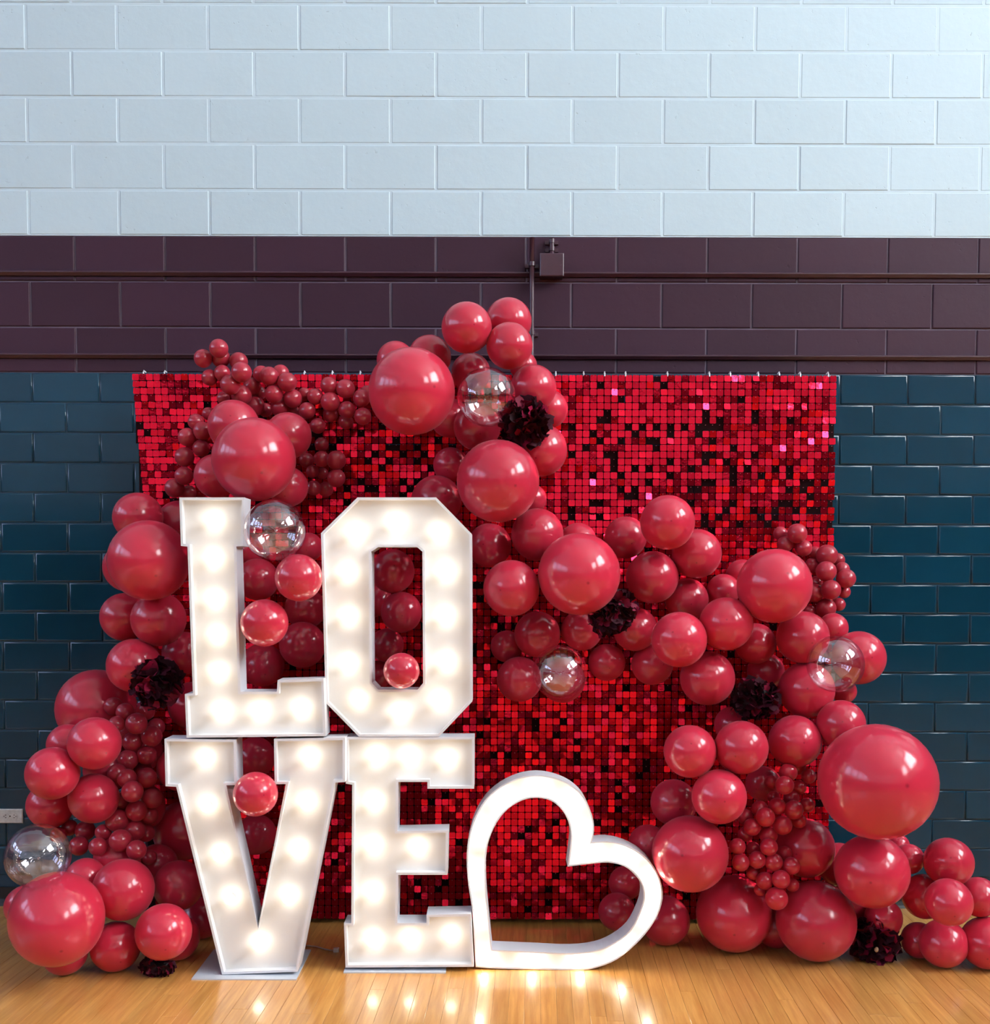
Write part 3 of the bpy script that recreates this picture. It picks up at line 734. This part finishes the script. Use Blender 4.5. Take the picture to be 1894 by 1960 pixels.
# ------------------------------------------------------------------ balloons
# (x, y, radius in photo pixels, layer 0 front .. 3 back, how to find it)
BAL = [
 # left column beside the L
 (264, 990, 48, 2, 'upper balloon left of the L, just below the sequin wall left edge'),
 (342, 1000, 42, 2, 'half hidden balloon touching the top left corner of the L'),
 (285, 1073, 78, 0, 'large balloon left of the L stem'),
 (246, 1085, 49, 2, 'balloon peeking out left behind the large balloon beside the L'),
 (239, 1181, 47, 2, 'outer of two balloons below the large one beside the L'),
 (303, 1185, 53, 1, 'inner of two balloons below the large one beside the L'),
 (256, 1274, 52, 1, 'balloon above left of the dark flower near the L foot'),
 (352, 1250, 42, 3, 'shaded balloon behind the L stem above the dark flower'),
 (184, 1356, 76, 3, 'big dusky balloon behind the left column, beside the blue tile'),
 (368, 1350, 46, 3, 'shaded balloon behind the left foot of the L'),
 (345, 1470, 45, 3, 'dark shaded balloon behind the upper left serif of the V'),
 (350, 1590, 57, 3, 'big shaded balloon behind the left arm of the V'),
 # lower left
 (181, 1423, 51, 0, 'upper of three balloons grouped left of the mini balloon strip'),
 (130, 1425, 40, 2, 'balloon half hidden behind the upper one of the left trio'),
 (100, 1480, 51, 0, 'leftmost of three balloons grouped left of the mini balloon strip'),
 (179, 1528, 48, 1, 'lower of three balloons grouped left of the mini balloon strip'),
 (96, 1541, 45, 2, 'balloon above the clear balloon by the wall outlet'),
 (164, 1680, 38, 2, 'balloon half hidden between the clear balloon and the lower left cluster'),
 (236, 1703, 59, 0, 'balloon right of the clear balloon at the lower left'),
 (341, 1695, 48, 2, 'shaded balloon against the left arm of the V near the floor'),
 (109, 1759, 89, 0, 'largest balloon of the lower left corner, below the clear balloon'),
 (50, 1735, 41, 2, 'balloon showing left behind the largest lower left balloon'),
 (313, 1784, 54, 0, 'balloon left of the V foot, above the flower on the floor'),
 (221, 1812, 48, 1, 'balloon on the floor between the two front ones at lower left'),
 (124, 1822, 44, 2, 'balloon on the floor under the largest lower left balloon'),
 (338, 1795, 44, 2, 'dark balloon behind the one left of the V foot'),
 (385, 1757, 40, 3, 'dark balloon in shadow behind the lower V arm'),
 (206, 1472, 46, 3, 'filler balloon added to fill the dark gap between left trio and mini strip'),  # three fillers added so these gaps look shaded instead of showing tile
 (226, 1640, 46, 3, 'filler balloon added to fill the dark gap under the mini strip foot'),
 (300, 1655, 40, 3, 'filler balloon added to fill the dark gap between mini strip and V arm'),
 (264, 1436, 46, 3, 'filler balloon added as shade behind the upper half of the mini strip'),  # two more added behind the minis to shade the spaces between them
 (268, 1545, 48, 3, 'filler balloon added as shade behind the lower half of the mini strip'),
 # top left
 (447, 815, 50, 1, 'balloon above left of the large balloon over the L'),
 (486, 880, 81, 0, 'large balloon just above the L'),
 (551, 834, 45, 1, 'balloon right of the large balloon above the L'),
 (414, 911, 43, 1, 'balloon lower left behind the large balloon above the L'),
 (551, 932, 39, 1, 'balloon lower right behind the large balloon above the L'),
 # arch top
 (893, 627, 49, 0, 'left one of the three highest balloons of the arch'),
 (973, 615, 45, 1, 'topmost balloon at the peak of the arch'),
 (975, 662, 45, 0, 'lower right one of the three highest balloons of the arch'),
 (822, 683, 42, 1, 'balloon above right of the big arch top balloon'),
 (757, 690, 37, 2, 'balloon showing behind the upper left of the big arch top balloon'),
 (788, 749, 84, 0, 'big balloon left of the clear balloon at the arch top'),
 (901, 713, 38, 2, 'balloon above the clear balloon at the arch top'),
 (1020, 743, 45, 1, 'balloon right of the clear balloon at the arch top'),
 (1050, 783, 37, 2, 'balloon showing right of the arch top flower'),
 (913, 817, 46, 2, 'balloon below the clear balloon, left of the arch top flower'),
 (1035, 862, 51, 1, 'balloon below right of the arch top flower'),
 (953, 921, 80, 0, 'large balloon below the arch top flower, right above the O'),
 (862, 890, 34, 3, 'dark balloon behind the left of the large one above the O'),
 (835, 958, 49, 3, 'balloon behind the upper right corner of the O'),
 (1017, 955, 29, 3, 'balloon sliver behind the right side of the large one above the O'),
 (1001, 700, 27, 3, 'small balloon sliver with bright spot below the arch peak'),
 (860, 800, 38, 3, 'shaded balloon behind the right of the big arch top balloon'),
 # middle right run
 (936, 1044, 43, 2, 'balloon beside the upper right of the O'),
 (1028, 1023, 51, 1, 'balloon upper left of the large middle balloon'),
 (1106, 1036, 36, 2, 'balloon peeking above the large middle balloon'),
 (1108, 1099, 80, 0, 'large balloon in the middle of the run right of the O'),
 (978, 1126, 55, 0, 'balloon left of the large middle balloon, facing the O'),
 (1197, 1029, 41, 2, 'balloon left behind the highest balloon of the middle run'),
 (1277, 1000, 53, 0, 'highest balloon of the middle run right of the arch'),
 (1248, 1105, 51, 1, 'balloon right of the large middle balloon, above its flower'),
 (1333, 1060, 48, 1, 'balloon lower right of the highest balloon of the middle run'),
 (1314, 1148, 42, 2, 'balloon above the pair right of the middle flower'),
 (1028, 1214, 45, 2, 'balloon above left of the clear balloon in the middle'),
 (969, 1237, 31, 3, 'dark balloon farthest left below the middle run'),
 (994, 1300, 44, 2, 'balloon left of the clear balloon in the middle'),
 (1076, 1302, 44, 3, 'balloon seen through the clear balloon in the middle'),
 (1113, 1206, 40, 2, 'balloon half covered by the left end of the middle flower'),
 (1215, 1204, 43, 2, 'balloon behind the right end of the middle flower'),
 (1161, 1268, 36, 3, 'balloon right of the clear balloon in the middle'),
 (1248, 1272, 40, 3, 'balloon low behind the left balloon of the right pair'),
 (1299, 1224, 54, 0, 'balloon right of the middle flower, left of the pair'),
 (1353, 1298, 53, 1, 'lowest front balloon of the middle run above the sequins'),
 # right shoulder
 (1389, 1194, 52, 0, 'balloon lower left of the large right shoulder balloon'),
 (1384, 1130, 32, 2, 'small balloon left behind the large right shoulder balloon'),
 (1420, 1102, 32, 3, 'balloon sliver behind the upper left of the right shoulder balloon'),
 (1482, 1121, 72, 0, 'large balloon on the right shoulder beside the mini balloons'),
 (1445, 1232, 40, 2, 'shaded balloon below the large right shoulder balloon'),
 (1465, 1285, 36, 3, 'dark balloon just above the right shoulder flower'),
 (1536, 1220, 51, 1, 'balloon upper left of the clear balloon on the right shoulder'),
 (1594, 1202, 29, 2, 'small balloon just above the clear balloon on the right shoulder'),
 (1643, 1259, 52, 2, 'balloon right of the clear balloon on the right shoulder'),
 (1543, 1320, 54, 1, 'balloon lower left of the clear balloon on the right shoulder'),
 (1615, 1323, 24, 3, 'small balloon sliver below the clear balloon on the right shoulder'),
 (1609, 1386, 47, 1, 'balloon above the huge balloon on the right'),
 # right column
 (1320, 1438, 51, 0, 'leftmost of the row of three balloons above the tiny balloon cluster'),
 (1418, 1431, 52, 0, 'middle of the row of three balloons above the tiny balloon cluster'),
 (1521, 1419, 51, 1, 'rightmost of the row of three balloons above the tiny balloon cluster'),
 (1400, 1386, 34, 3, 'dark balloon behind the row of three under the right flower'),
 (1289, 1536, 45, 2, 'outer left balloon of the right column, above the heart'),
 (1376, 1525, 53, 0, 'balloon below the middle of the row of three, left of tiny cluster'),
 (1460, 1500, 34, 3, 'shaded balloon behind the upper end of the tiny balloon cluster'),
 (1320, 1634, 74, 1, 'large balloon right of the heart'),
 (1240, 1617, 39, 2, 'balloon behind the heart lobe and the large balloon beside it'),
 (1404, 1749, 73, 1, 'large balloon on the floor, left one below the tiny cluster'),
 (1561, 1763, 77, 1, 'large balloon on the floor, beside the lowest flower'),
 (1273, 1762, 48, 2, 'balloon on the floor right against the heart'),
 (1540, 1623, 57, 3, 'dark balloon behind the tiny cluster and the huge balloon'),
 (1197, 1690, 33, 3, 'upper dim balloon seen through the heart'),
 (1180, 1745, 36, 3, 'lower dim balloon seen through the heart'),
 (1679, 1496, 112, 0, 'huge balloon, biggest of all, on the right column'),
 (1668, 1668, 71, 1, 'large dark balloon directly under the huge one'),
 (1739, 1644, 29, 2, 'small balloon right of the dark one under the huge balloon'),
 (1718, 1618, 22, 3, 'balloon sliver below the right of the huge balloon'),
 (1690, 1757, 36, 2, 'dark balloon above the lowest flower'),
 (1606, 1655, 42, 3, 'filler balloon added to darken the gap below left of the huge balloon'),  # three unseen balloons added to deepen the shade in the gaps
 (1628, 1728, 40, 3, 'filler balloon added to darken the gap above left of the lowest flower'),
 (1484, 1775, 40, 3, 'filler balloon added to darken the gap between the two large floor balloons'),
 # lower right corner
 (1815, 1650, 47, 1, 'highest balloon of the lower right corner cluster'),
 (1769, 1716, 43, 2, 'left balloon in the middle row of the lower right corner'),
 (1815, 1727, 45, 0, 'centre balloon of the lower right corner cluster'),
 (1872, 1717, 38, 1, 'right balloon in the middle row of the lower right corner'),
 (1805, 1806, 46, 0, 'front balloon on the floor in the lower right corner'),
 (1758, 1800, 34, 2, 'balloon beside the lowest flower in the lower right corner'),
 (1888, 1805, 50, 1, 'outermost balloon on the floor at the lower right corner'),
 # seen between and through the letters
 (478, 1055, 27, 3, 'balloon sliver under the clear balloon beside the L'),
 (493, 1109, 41, 2, 'left balloon of the upper pair between the L and the O'),
 (571, 1106, 46, 1, 'right balloon of the upper pair between the L and the O'),
 (590, 1047, 28, 3, 'balloon behind the clear balloon, touching the O'),
 (506, 1192, 46, 1, 'balloon against the middle of the L stem'),
 (579, 1234, 45, 2, 'balloon against the left side of the O, above the L foot'),
 (502, 1273, 42, 2, 'lowest balloon inside the corner of the L'),
 (584, 1165, 40, 3, 'dark balloon behind the group between the L and the O'),
 (751, 1093, 43, 1, 'top balloon seen through the O'),
 (768, 1172, 40, 1, 'second balloon from the top seen through the O'),
 (740, 1235, 33, 2, 'third balloon from the top seen through the O'),
 (768, 1284, 35, 1, 'lowest balloon seen through the O'),
 (722, 1292, 28, 3, 'dark balloon in the lower left of the O hole'),
 (722, 1150, 30, 3, 'dark balloon in the left of the O hole'),
 (488, 1449, 39, 2, 'top balloon seen between the arms of the V'),
 (489, 1520, 43, 1, 'middle balloon with a bright ring between the arms of the V'),
 (490, 1597, 39, 2, 'lowest balloon seen between the arms of the V'),
]
CLEAR = [
 (72, 1638, 62, 0, 'clear bubble balloon low on the far left by the outlet'),
 (526, 1015, 60, 1, 'clear bubble balloon between the tops of the L and the O'),
 (931, 760, 57, 0, 'clear bubble balloon at the top of the arch'),
 (1071, 1287, 53, 1, 'clear bubble balloon in the middle, above the heart'),
 (1598, 1271, 55, 0, 'clear bubble balloon on the right shoulder of the arch'),
]
MINI = {
 'cluster over the sequin wall corner': ('mini', [(418.6, 667, 17.5), (388.7, 686, 17), (422.4, 685.4, 17.5), (456.6, 692, 17), (462, 712.5, 19), (425.4, 714, 15), (401, 722.6, 15), (440.6, 736.6, 18.5), (482.5, 740, 16.5), (462, 757, 19), (487.5, 777, 18.5), (500, 716, 15.5), (515, 720, 17.5), (537, 714, 15.5), (549.6, 731.5, 18), (524, 754, 17), (560, 763, 17.5), (535.7, 779.6, 17.5), (508, 785, 13), (497.6, 752, 12), (427, 762, 12), (561, 787, 12)]),
 'string joining the big arch balloon': ('mini', [(582.5, 754, 12), (603, 759, 15), (629.5, 738, 16), (661, 744, 17.5), (632, 769.5, 18), (691.5, 762, 16), (702, 750, 12), (587.6, 786, 15.5), (663.6, 784.7, 16), (632, 794, 14), (694, 797, 16), (662, 807, 14), (608, 815, 14.5)]),
 'column beside balloons above the L': ('mini', [(374.7, 807.5, 15), (387.4, 825, 17), (358.3, 836.6, 17), (385, 858, 16), (353, 874.6, 18), (352, 911, 17), (334, 934, 18), (361, 943, 14), (399, 792, 12)]),
 'dark bunch above gap between letters': ('mini', [(615.5, 850.6, 13), (615.5, 878.5, 15), (643.4, 881, 18), (586.3, 881, 14), (597.7, 902.5, 12), (616.7, 906, 11), (643.4, 915, 17), (600, 934, 14), (623, 936.7, 14)]),
 'strip left of the V': ('mini', [(217, 1352, 17), (239.5, 1363, 17), (279, 1361, 17), (261, 1385, 20), (223, 1386, 15), (239, 1400, 14), (299, 1391, 16), (290, 1409, 19.5), (253, 1420, 18.5), (281, 1446, 18.5), (244.5, 1454.6, 19), (224, 1480, 18), (243, 1490, 18), (273.7, 1475, 17), (280, 1489, 19.5), (253.4, 1515, 20), (291.4, 1528, 19), (228, 1535.7, 18), (261, 1552, 19.5), (224, 1570, 21.5), (286, 1561, 16), (258.5, 1589, 19.5), (279, 1594, 17), (230.6, 1609, 21), (261, 1627, 18.5), (197.6, 1593, 15), (163, 1590, 18.5), (133, 1584, 15), (151, 1619, 18), (187.5, 1620.5, 17), (286, 1641, 14), (112, 1598, 15)]),
 'bunch at sequin wall right edge': ('mini', [(1525, 1021, 18.5), (1493, 1021, 13), (1502, 1041.6, 15), (1537.5, 1049, 15.5), (1559, 1058, 12), (1582, 1063, 20), (1603, 1072, 13), (1554, 1082, 14), (1580.5, 1093.6, 19), (1611, 1090, 14), (1618.6, 1107.5, 18), (1561.5, 1115, 12), (1558, 1135, 17.5), (1589.4, 1129, 18.5), (1614.8, 1133, 12), (1580.5, 1164.5, 18.5), (1604.6, 1157, 12.5), (1549, 1169.6, 11)]),
 'tiny cluster beside the huge balloon': ('tiny', [(1525.7, 1468.6, 14), (1508, 1478.6, 16), (1475.7, 1497, 12), (1501, 1503, 16.5), (1528.6, 1507, 13), (1547, 1485.7, 13), (1514, 1527, 14), (1487, 1543, 15), (1518.6, 1550, 17), (1544, 1541, 13), (1454, 1548.6, 15), (1464, 1564, 17), (1425.7, 1563, 14), (1438.6, 1583, 15.5), (1497, 1580, 17), (1528.6, 1571, 13), (1425.7, 1597, 13), (1470, 1598.6, 16), (1411, 1620, 14.5), (1441, 1624, 12), (1471, 1621, 15.5), (1501, 1633, 13), (1417, 1651, 15.5), (1448.6, 1645.7, 15.5), (1480, 1650, 16), (1514, 1657, 15.5), (1441, 1671, 12), (1463, 1685.7, 15.5), (1494, 1683, 16.5), (1515.7, 1694, 12), (1454, 1703, 11), (1485.7, 1720, 20), (1480, 1525.7, 11)]),
}
ORD = ['first', 'second', 'third', 'fourth', 'fifth', 'sixth', 'seventh', 'eighth', 'ninth', 'tenth', 'eleventh', 'twelfth', 'thirteenth', 'fourteenth']

NUM = ['one', 'two', 'three', 'four', 'five', 'six', 'seven', 'eight', 'nine', 'ten', 'eleven', 'twelve', 'thirteen', 'fourteen']
# every sphere as (px, py, r, wanted y of its centre, floor flag)
LETTER_BOX = (305, 915, 945, 1870)
items = []                                     # kind, px, py, r, y0, label, group
ON_FLOOR = {(109, 1759): 0, (221, 1812): 1, (124, 1822): 1, (1404, 1749): 1, (1561, 1763): 1, (1273, 1762): 1, (1805, 1806): 1, (1888, 1805): 1, (338, 1795): 1, }
def want(px, py, r, layer):
    R = r * 4.4 / F_PX
    fwd = (0.30, 0.17, 0.07, 0.0)[layer]
    col = 0.0 if LETTER_BOX[0] + 40 < px < LETTER_BOX[1] and py > 945 else max(0.0, min(1.0, (py - 1080) / 620)) * 0.24
    if px > 1150 and py > 1550 and px < 1230: col = 0.1
    y = -0.275 - R * (0.9 if layer == 3 else 0.8) - fwd - col
    if 318 < px < 905 and py > 945: y = max(y, -0.70 + R * .95)
    return y
for px, py, r, ly, lab in BAL:
    items.append(['balloon', px, py, r, want(px, py, r, ly), 'red ' + lab, 'red balloons of the arch', ly])
for px, py, r, ly, lab in CLEAR:
    items.append(['clear_balloon', px, py, r, want(px, py, r, ly) - .08, lab, 'clear bubble balloons', ly])
for name, (kind, lst) in MINI.items():
    srt = sorted(lst, key=lambda p: p[1]); rows = []
    for p in srt:
        if rows and p[1] - rows[-1][0][1] < 21: rows[-1].append(p)
        else: rows.append([p])
    for ri, row in enumerate(rows):
        row.sort()
        for ci, p in enumerate(row):
            word = 'mini red' if kind == 'mini' else 'tiny red'
            if len(row) == 1: lab = '%s balloon alone in row %s of %s' % (word, NUM[ri], name)
            else: lab = '%s balloon %s from left in row %s of %s' % (word, ORD[ci], NUM[ri], name)
            back_row = 0.05 if p[2] < 14.5 else 0.0
            items.append(['mini_balloon', p[0], p[1], p[2] * (1.10 if kind == 'tiny' else 1.05), want(p[0], p[1], p[2], 2) - (0.17 if kind == 'tiny' else .02) + back_row, lab, name, 2 if kind == 'mini' else 1])

n = len(items)
D = np.array([list(ray(it[1], it[2])) for it in items])
C0 = np.array(list(CAM))
rp = np.array([it[3] for it in items], float)
y0 = np.array([it[4] for it in items])
t = (y0 - C0[1]) / D[:, 1]
fixed = np.zeros(n, bool)
for i, it in enumerate(items):
    if ON_FLOOR.get((it[1], it[2])) and it[0] == 'balloon':
        # slide along the line of sight until the balloon rests on the floor: cz + t dz = rp t / f
        t[i] = -C0[2] / (D[i, 2] - rp[i] / F_PX * .98); fixed[i] = True
# balloons that bulge forward between the letters, level with the lit faces
FORWARD = {(489, 1520): -.93, (506, 1192): -.91, (571, 1106): -.91, (526, 1015): -.93, (768, 1284): -.88}
for i, it in enumerate(items):
    if (it[1], it[2]) in FORWARD:
        t[i] = (FORWARD[(it[1], it[2])] - C0[1]) / D[i, 1]; fixed[i] = True
K = rp / F_PX * 0.985
order = t.copy()
lay = np.array([it[7] for it in items])
kindmini = np.array([it[0] == 'mini_balloon' for it in items])
tmin = (np.array([(-1.08 - C0[1]) if not (318 < it[1] < 905 and it[2] > 945) else (-0.70 - C0[1]) for it in items])) / D[:, 1]
tmin[fixed] = np.minimum(tmin[fixed], t[fixed])
tmax = (-0.262 - C0[1]) / (D[:, 1] + K)
side = np.array([(it[1] < 240 or it[1] > 1612) for it in items])
tmax[side] = (-0.03 - C0[1]) / (D[side, 1] + K[side])
t = np.minimum(t, tmax)
for _ in range(160):
    P = C0 + D * t[:, None]; R = K * t
    diff = P[:, None, :] - P[None, :, :]
    dist = np.sqrt((diff ** 2).sum(-1)); np.fill_diagonal(dist, 9)
    both = kindmini[:, None] & kindmini[None, :]
    need = (R[:, None] + R[None, :]) * np.where(both, 0.92, 0.955)
    ov = need - dist
    idx = np.argwhere(np.triu(ov > 0.001))
    if len(idx) == 0: break
    mv = np.zeros(n); 
    for i, j in idx:
        s = ov[i, j] * .35
        # the one wanted nearer moves nearer
        fi = (lay[i], order[i]) < (lay[j], order[j])
        a, b = (i, j) if fi else (j, i)
        wa, wb = (0 if fixed[a] else 1), (0 if fixed[b] else 1)
        mv[a] -= s * wa; mv[b] += s * wb
    t = np.clip(t + np.clip(mv, -.03, .03), tmin, tmax)
    # floor
    zlim = -C0[2] / (D[:, 2] - K); low = (D[:, 2] - K < 0) & (t > zlim) & (zlim > 0); t[low] = zlim[low]
P = C0 + D * t[:, None]; R = K * t

# balloon body: crown at +z, drawn in to the neck at -z
prof = []
for k in range(23):
    a = math.pi * k / 24
    prof.append((math.sin(a) * (1 - .015 * math.cos(a)), math.cos(a) * 1.04))
prof[0] = (0, 1.04)
prof += [(.075, -1.06), (.05, -1.10), (0, -1.10)]
bv, bf = lathe(prof, 36)
body_mesh = mesh('balloon_body', bv, bf, True); body_mesh.materials.append(M['latex'])
kv, kf = lathe([(0, -1.09), (.06, -1.09), (.085, -1.12), (.06, -1.15), (.05, -1.16), (.11, -1.22), (.10, -1.235), (0, -1.20)], 14)
knot_mesh = mesh('knot', kv, kf, True); knot_mesh.materials.append(M['latex'])
mv_, mf_ = lathe([(0, 1.02)] + [(math.sin(math.pi * k / 14), math.cos(math.pi * k / 14) * 1.02) for k in range(1, 13)] + [(.09, -1.03), (.05, -1.10), (.10, -1.18), (0, -1.17)], 22)
mini_mesh = mesh('mini_body', mv_, mf_, True); mini_mesh.materials.append(M['latex_mini'])
tiny_mesh = mesh('tiny_body', mv_, mf_, True); tiny_mesh.materials.append(M['latex_tiny'])
clr_mesh = mesh('clear_body', *lathe([(0, 1.0)] + [(math.sin(math.pi * k / 40), math.cos(math.pi * k / 40)) for k in range(1, 40)] + [(0, -1.0)], 64), True); clr_mesh.materials.append(M['clear'])
clr_knot = mesh('neck', *lathe([(0, 1.00), (.030, 1.0), (.022, 1.03), (.045, 1.06), (.02, 1.05), (0, 1.045)], 14), True); clr_knot.materials.append(M['clear'])

rr = random.Random(11)
for i, it in enumerate(items):
    p, rad = Vector(P[i]), float(R[i])
    toward = (CAM - p).normalized()
    if it[0] == 'clear_balloon':
        ax = (toward + Vector((rr.uniform(-.12, .12), 0, rr.uniform(-.1, .1)))).normalized()
    else:
        ax = (toward + Vector((rr.uniform(-.5, .5), rr.uniform(-.2, .2), rr.uniform(-.45, .35)))).normalized()
    if it[2] > 1690 and it[0] == 'balloon':      # low balloons: neck turned up and back, clear of the floor
        ax = (toward + Vector((rr.uniform(-.3, .3), 0, rr.uniform(-.75, -.5)))).normalized()
    q = ax.to_track_quat('Z', 'Y')
    me = {'balloon': body_mesh, 'clear_balloon': clr_mesh, 'mini_balloon': mini_mesh}[it[0]]
    if it[0] == 'mini_balloon' and 'tiny' in it[6]: me = tiny_mesh
    o = bpy.data.objects.new(it[0], me); COL.objects.link(o)
    o.rotation_mode = 'QUATERNION'; o.rotation_quaternion = q
    o.location = p; o.scale = (rad, rad, rad * (1.0 if it[0] != 'balloon' else rr.uniform(.94, 1.0)))
    tag(o, it[5], 'balloon', it[6])
    if it[0] == 'balloon':
        k = bpy.data.objects.new('knot', knot_mesh); COL.objects.link(k); k.parent = o
    elif it[0] == 'clear_balloon':
        k = bpy.data.objects.new('neck', clr_knot); COL.objects.link(k); k.parent = o

# ------------------------------------------------------------------ dark flowers tucked between the balloons
def petal_mesh(seed, mat):
    r = random.Random(seed); nu, nv = 5, 4; v, f = [], []
    ph = r.uniform(0, 6)
    for i in range(nu):
        for j in range(nv):
            s = i / (nu - 1) * 2 - 1; tt = j / (nv - 1)
            w = .20 + .55 * math.sin(tt * 1.9) ** .8
            x = s * w; z = tt
            y = .22 * s * s - .45 * tt * tt + .12 * tt * math.sin(5.5 * s + ph) + r.uniform(-.04, .04) * tt
            v.append((x, y, z))
    for i in range(nu - 1):
        for j in range(nv - 1):
            f.append((i * nv + j, (i + 1) * nv + j, (i + 1) * nv + j + 1, i * nv + j + 1))
    m = mesh('petal', v, f, True); m.materials.append(mat)
    return m
PET = [petal_mesh(s, M['petal_light'] if s == 3 else M['petal']) for s in range(4)]
def flower(px, py, rx, ry, turn, y, label, seed, n_pet=110, stamen=False, floor=False):
    r = random.Random(seed)
    c = at(px, py, y); s = (c.y - CAM.y) / F_PX
    ax, az = rx * s, ry * s; ay = min(ax, az) * .8
    if floor: c.z = max(c.z, az * .85)
    root = tag(empty('silk_flower', c), label, 'flower', 'dark silk flowers in the garland')
    root.rotation_euler = (0, math.radians(turn), 0)
    cv, cf = lathe([(0, 1)] + [(math.sin(math.pi * k / 8), math.cos(math.pi * k / 8)) for k in range(1, 8)] + [(0, -1)], 12)
    link('flower_core', mesh('flower_core', [(x * ax * .66, yv * ay * .66, z * az * .66) for x, yv, z in cv], cf, True), M['core'], root)
    ps = min(ax, az) * .40
    for k in range(n_pet):
        g = (k + .5) / n_pet
        ct = 1 - 1.75 * g; st = math.sqrt(max(0, 1 - ct * ct)); ph = k * 2.39996
        d = Vector((st * math.cos(ph), -ct, st * math.sin(ph)))       # front of the flower faces -y
        pos = Vector((d.x * ax * .60, d.y * ay * .60, d.z * az * .60))
        nrm = Vector((d.x / ax, d.y / ay, d.z / az)).normalized()
        tilt = (nrm + Vector((r.uniform(-.75, .75), r.uniform(-.5, .5), r.uniform(-.75, .75)))).normalized()
        o = bpy.data.objects.new('petal', PET[3 if r.random() < .27 else k % 3]); COL.objects.link(o); o.parent = root
        o.location = pos; o.rotation_mode = 'QUATERNION'
        o.rotation_quaternion = tilt.to_track_quat('Z', 'Y') @ Matrix.Rotation(r.uniform(0, 6.28), 4, 'Z').to_quaternion()
        z = ps * r.uniform(.8, 1.25); o.scale = (z, z, z * 1.05)
    if stamen:
        v, f = lathe([(0, 1), (.5, .8), (.9, .2), (.7, -.5), (0, -.8)], 9)
        link('stamen', mesh('stamen', [(x * .010 - .015, yv * .010 - ay * 1.02, z * .012 - .02) for x, yv, z in v], f, True), M['stamen'], root)
flower(300, 1308, 50, 46, -20, -0.74, 'dark burgundy ruffled flower left of the L foot', 1)
flower(301, 1853, 44, 22, 4, at_floor(301, 1868).y, 'flattened dark burgundy flower on the floor left of the V', 2, 70, floor=True)
flower(1004, 808, 50, 45, 15, -0.66, 'dark burgundy ruffled flower at the arch top beside the clear balloon', 3, 120)
flower(1173, 1174, 58, 36, -42, -0.70, 'long dark burgundy flower under the large middle balloon', 4, 120)
flower(1444, 1338, 54, 40, 0, -0.62, 'dark burgundy flower in shadow on the right shoulder above the row of three', 5, 120)
flower(1672, 1800, 48, 50, 10, at_floor(1672, 1838).y, 'dark burgundy flower with a tan centre on the floor at right', 6, 120, stamen=True, floor=True)
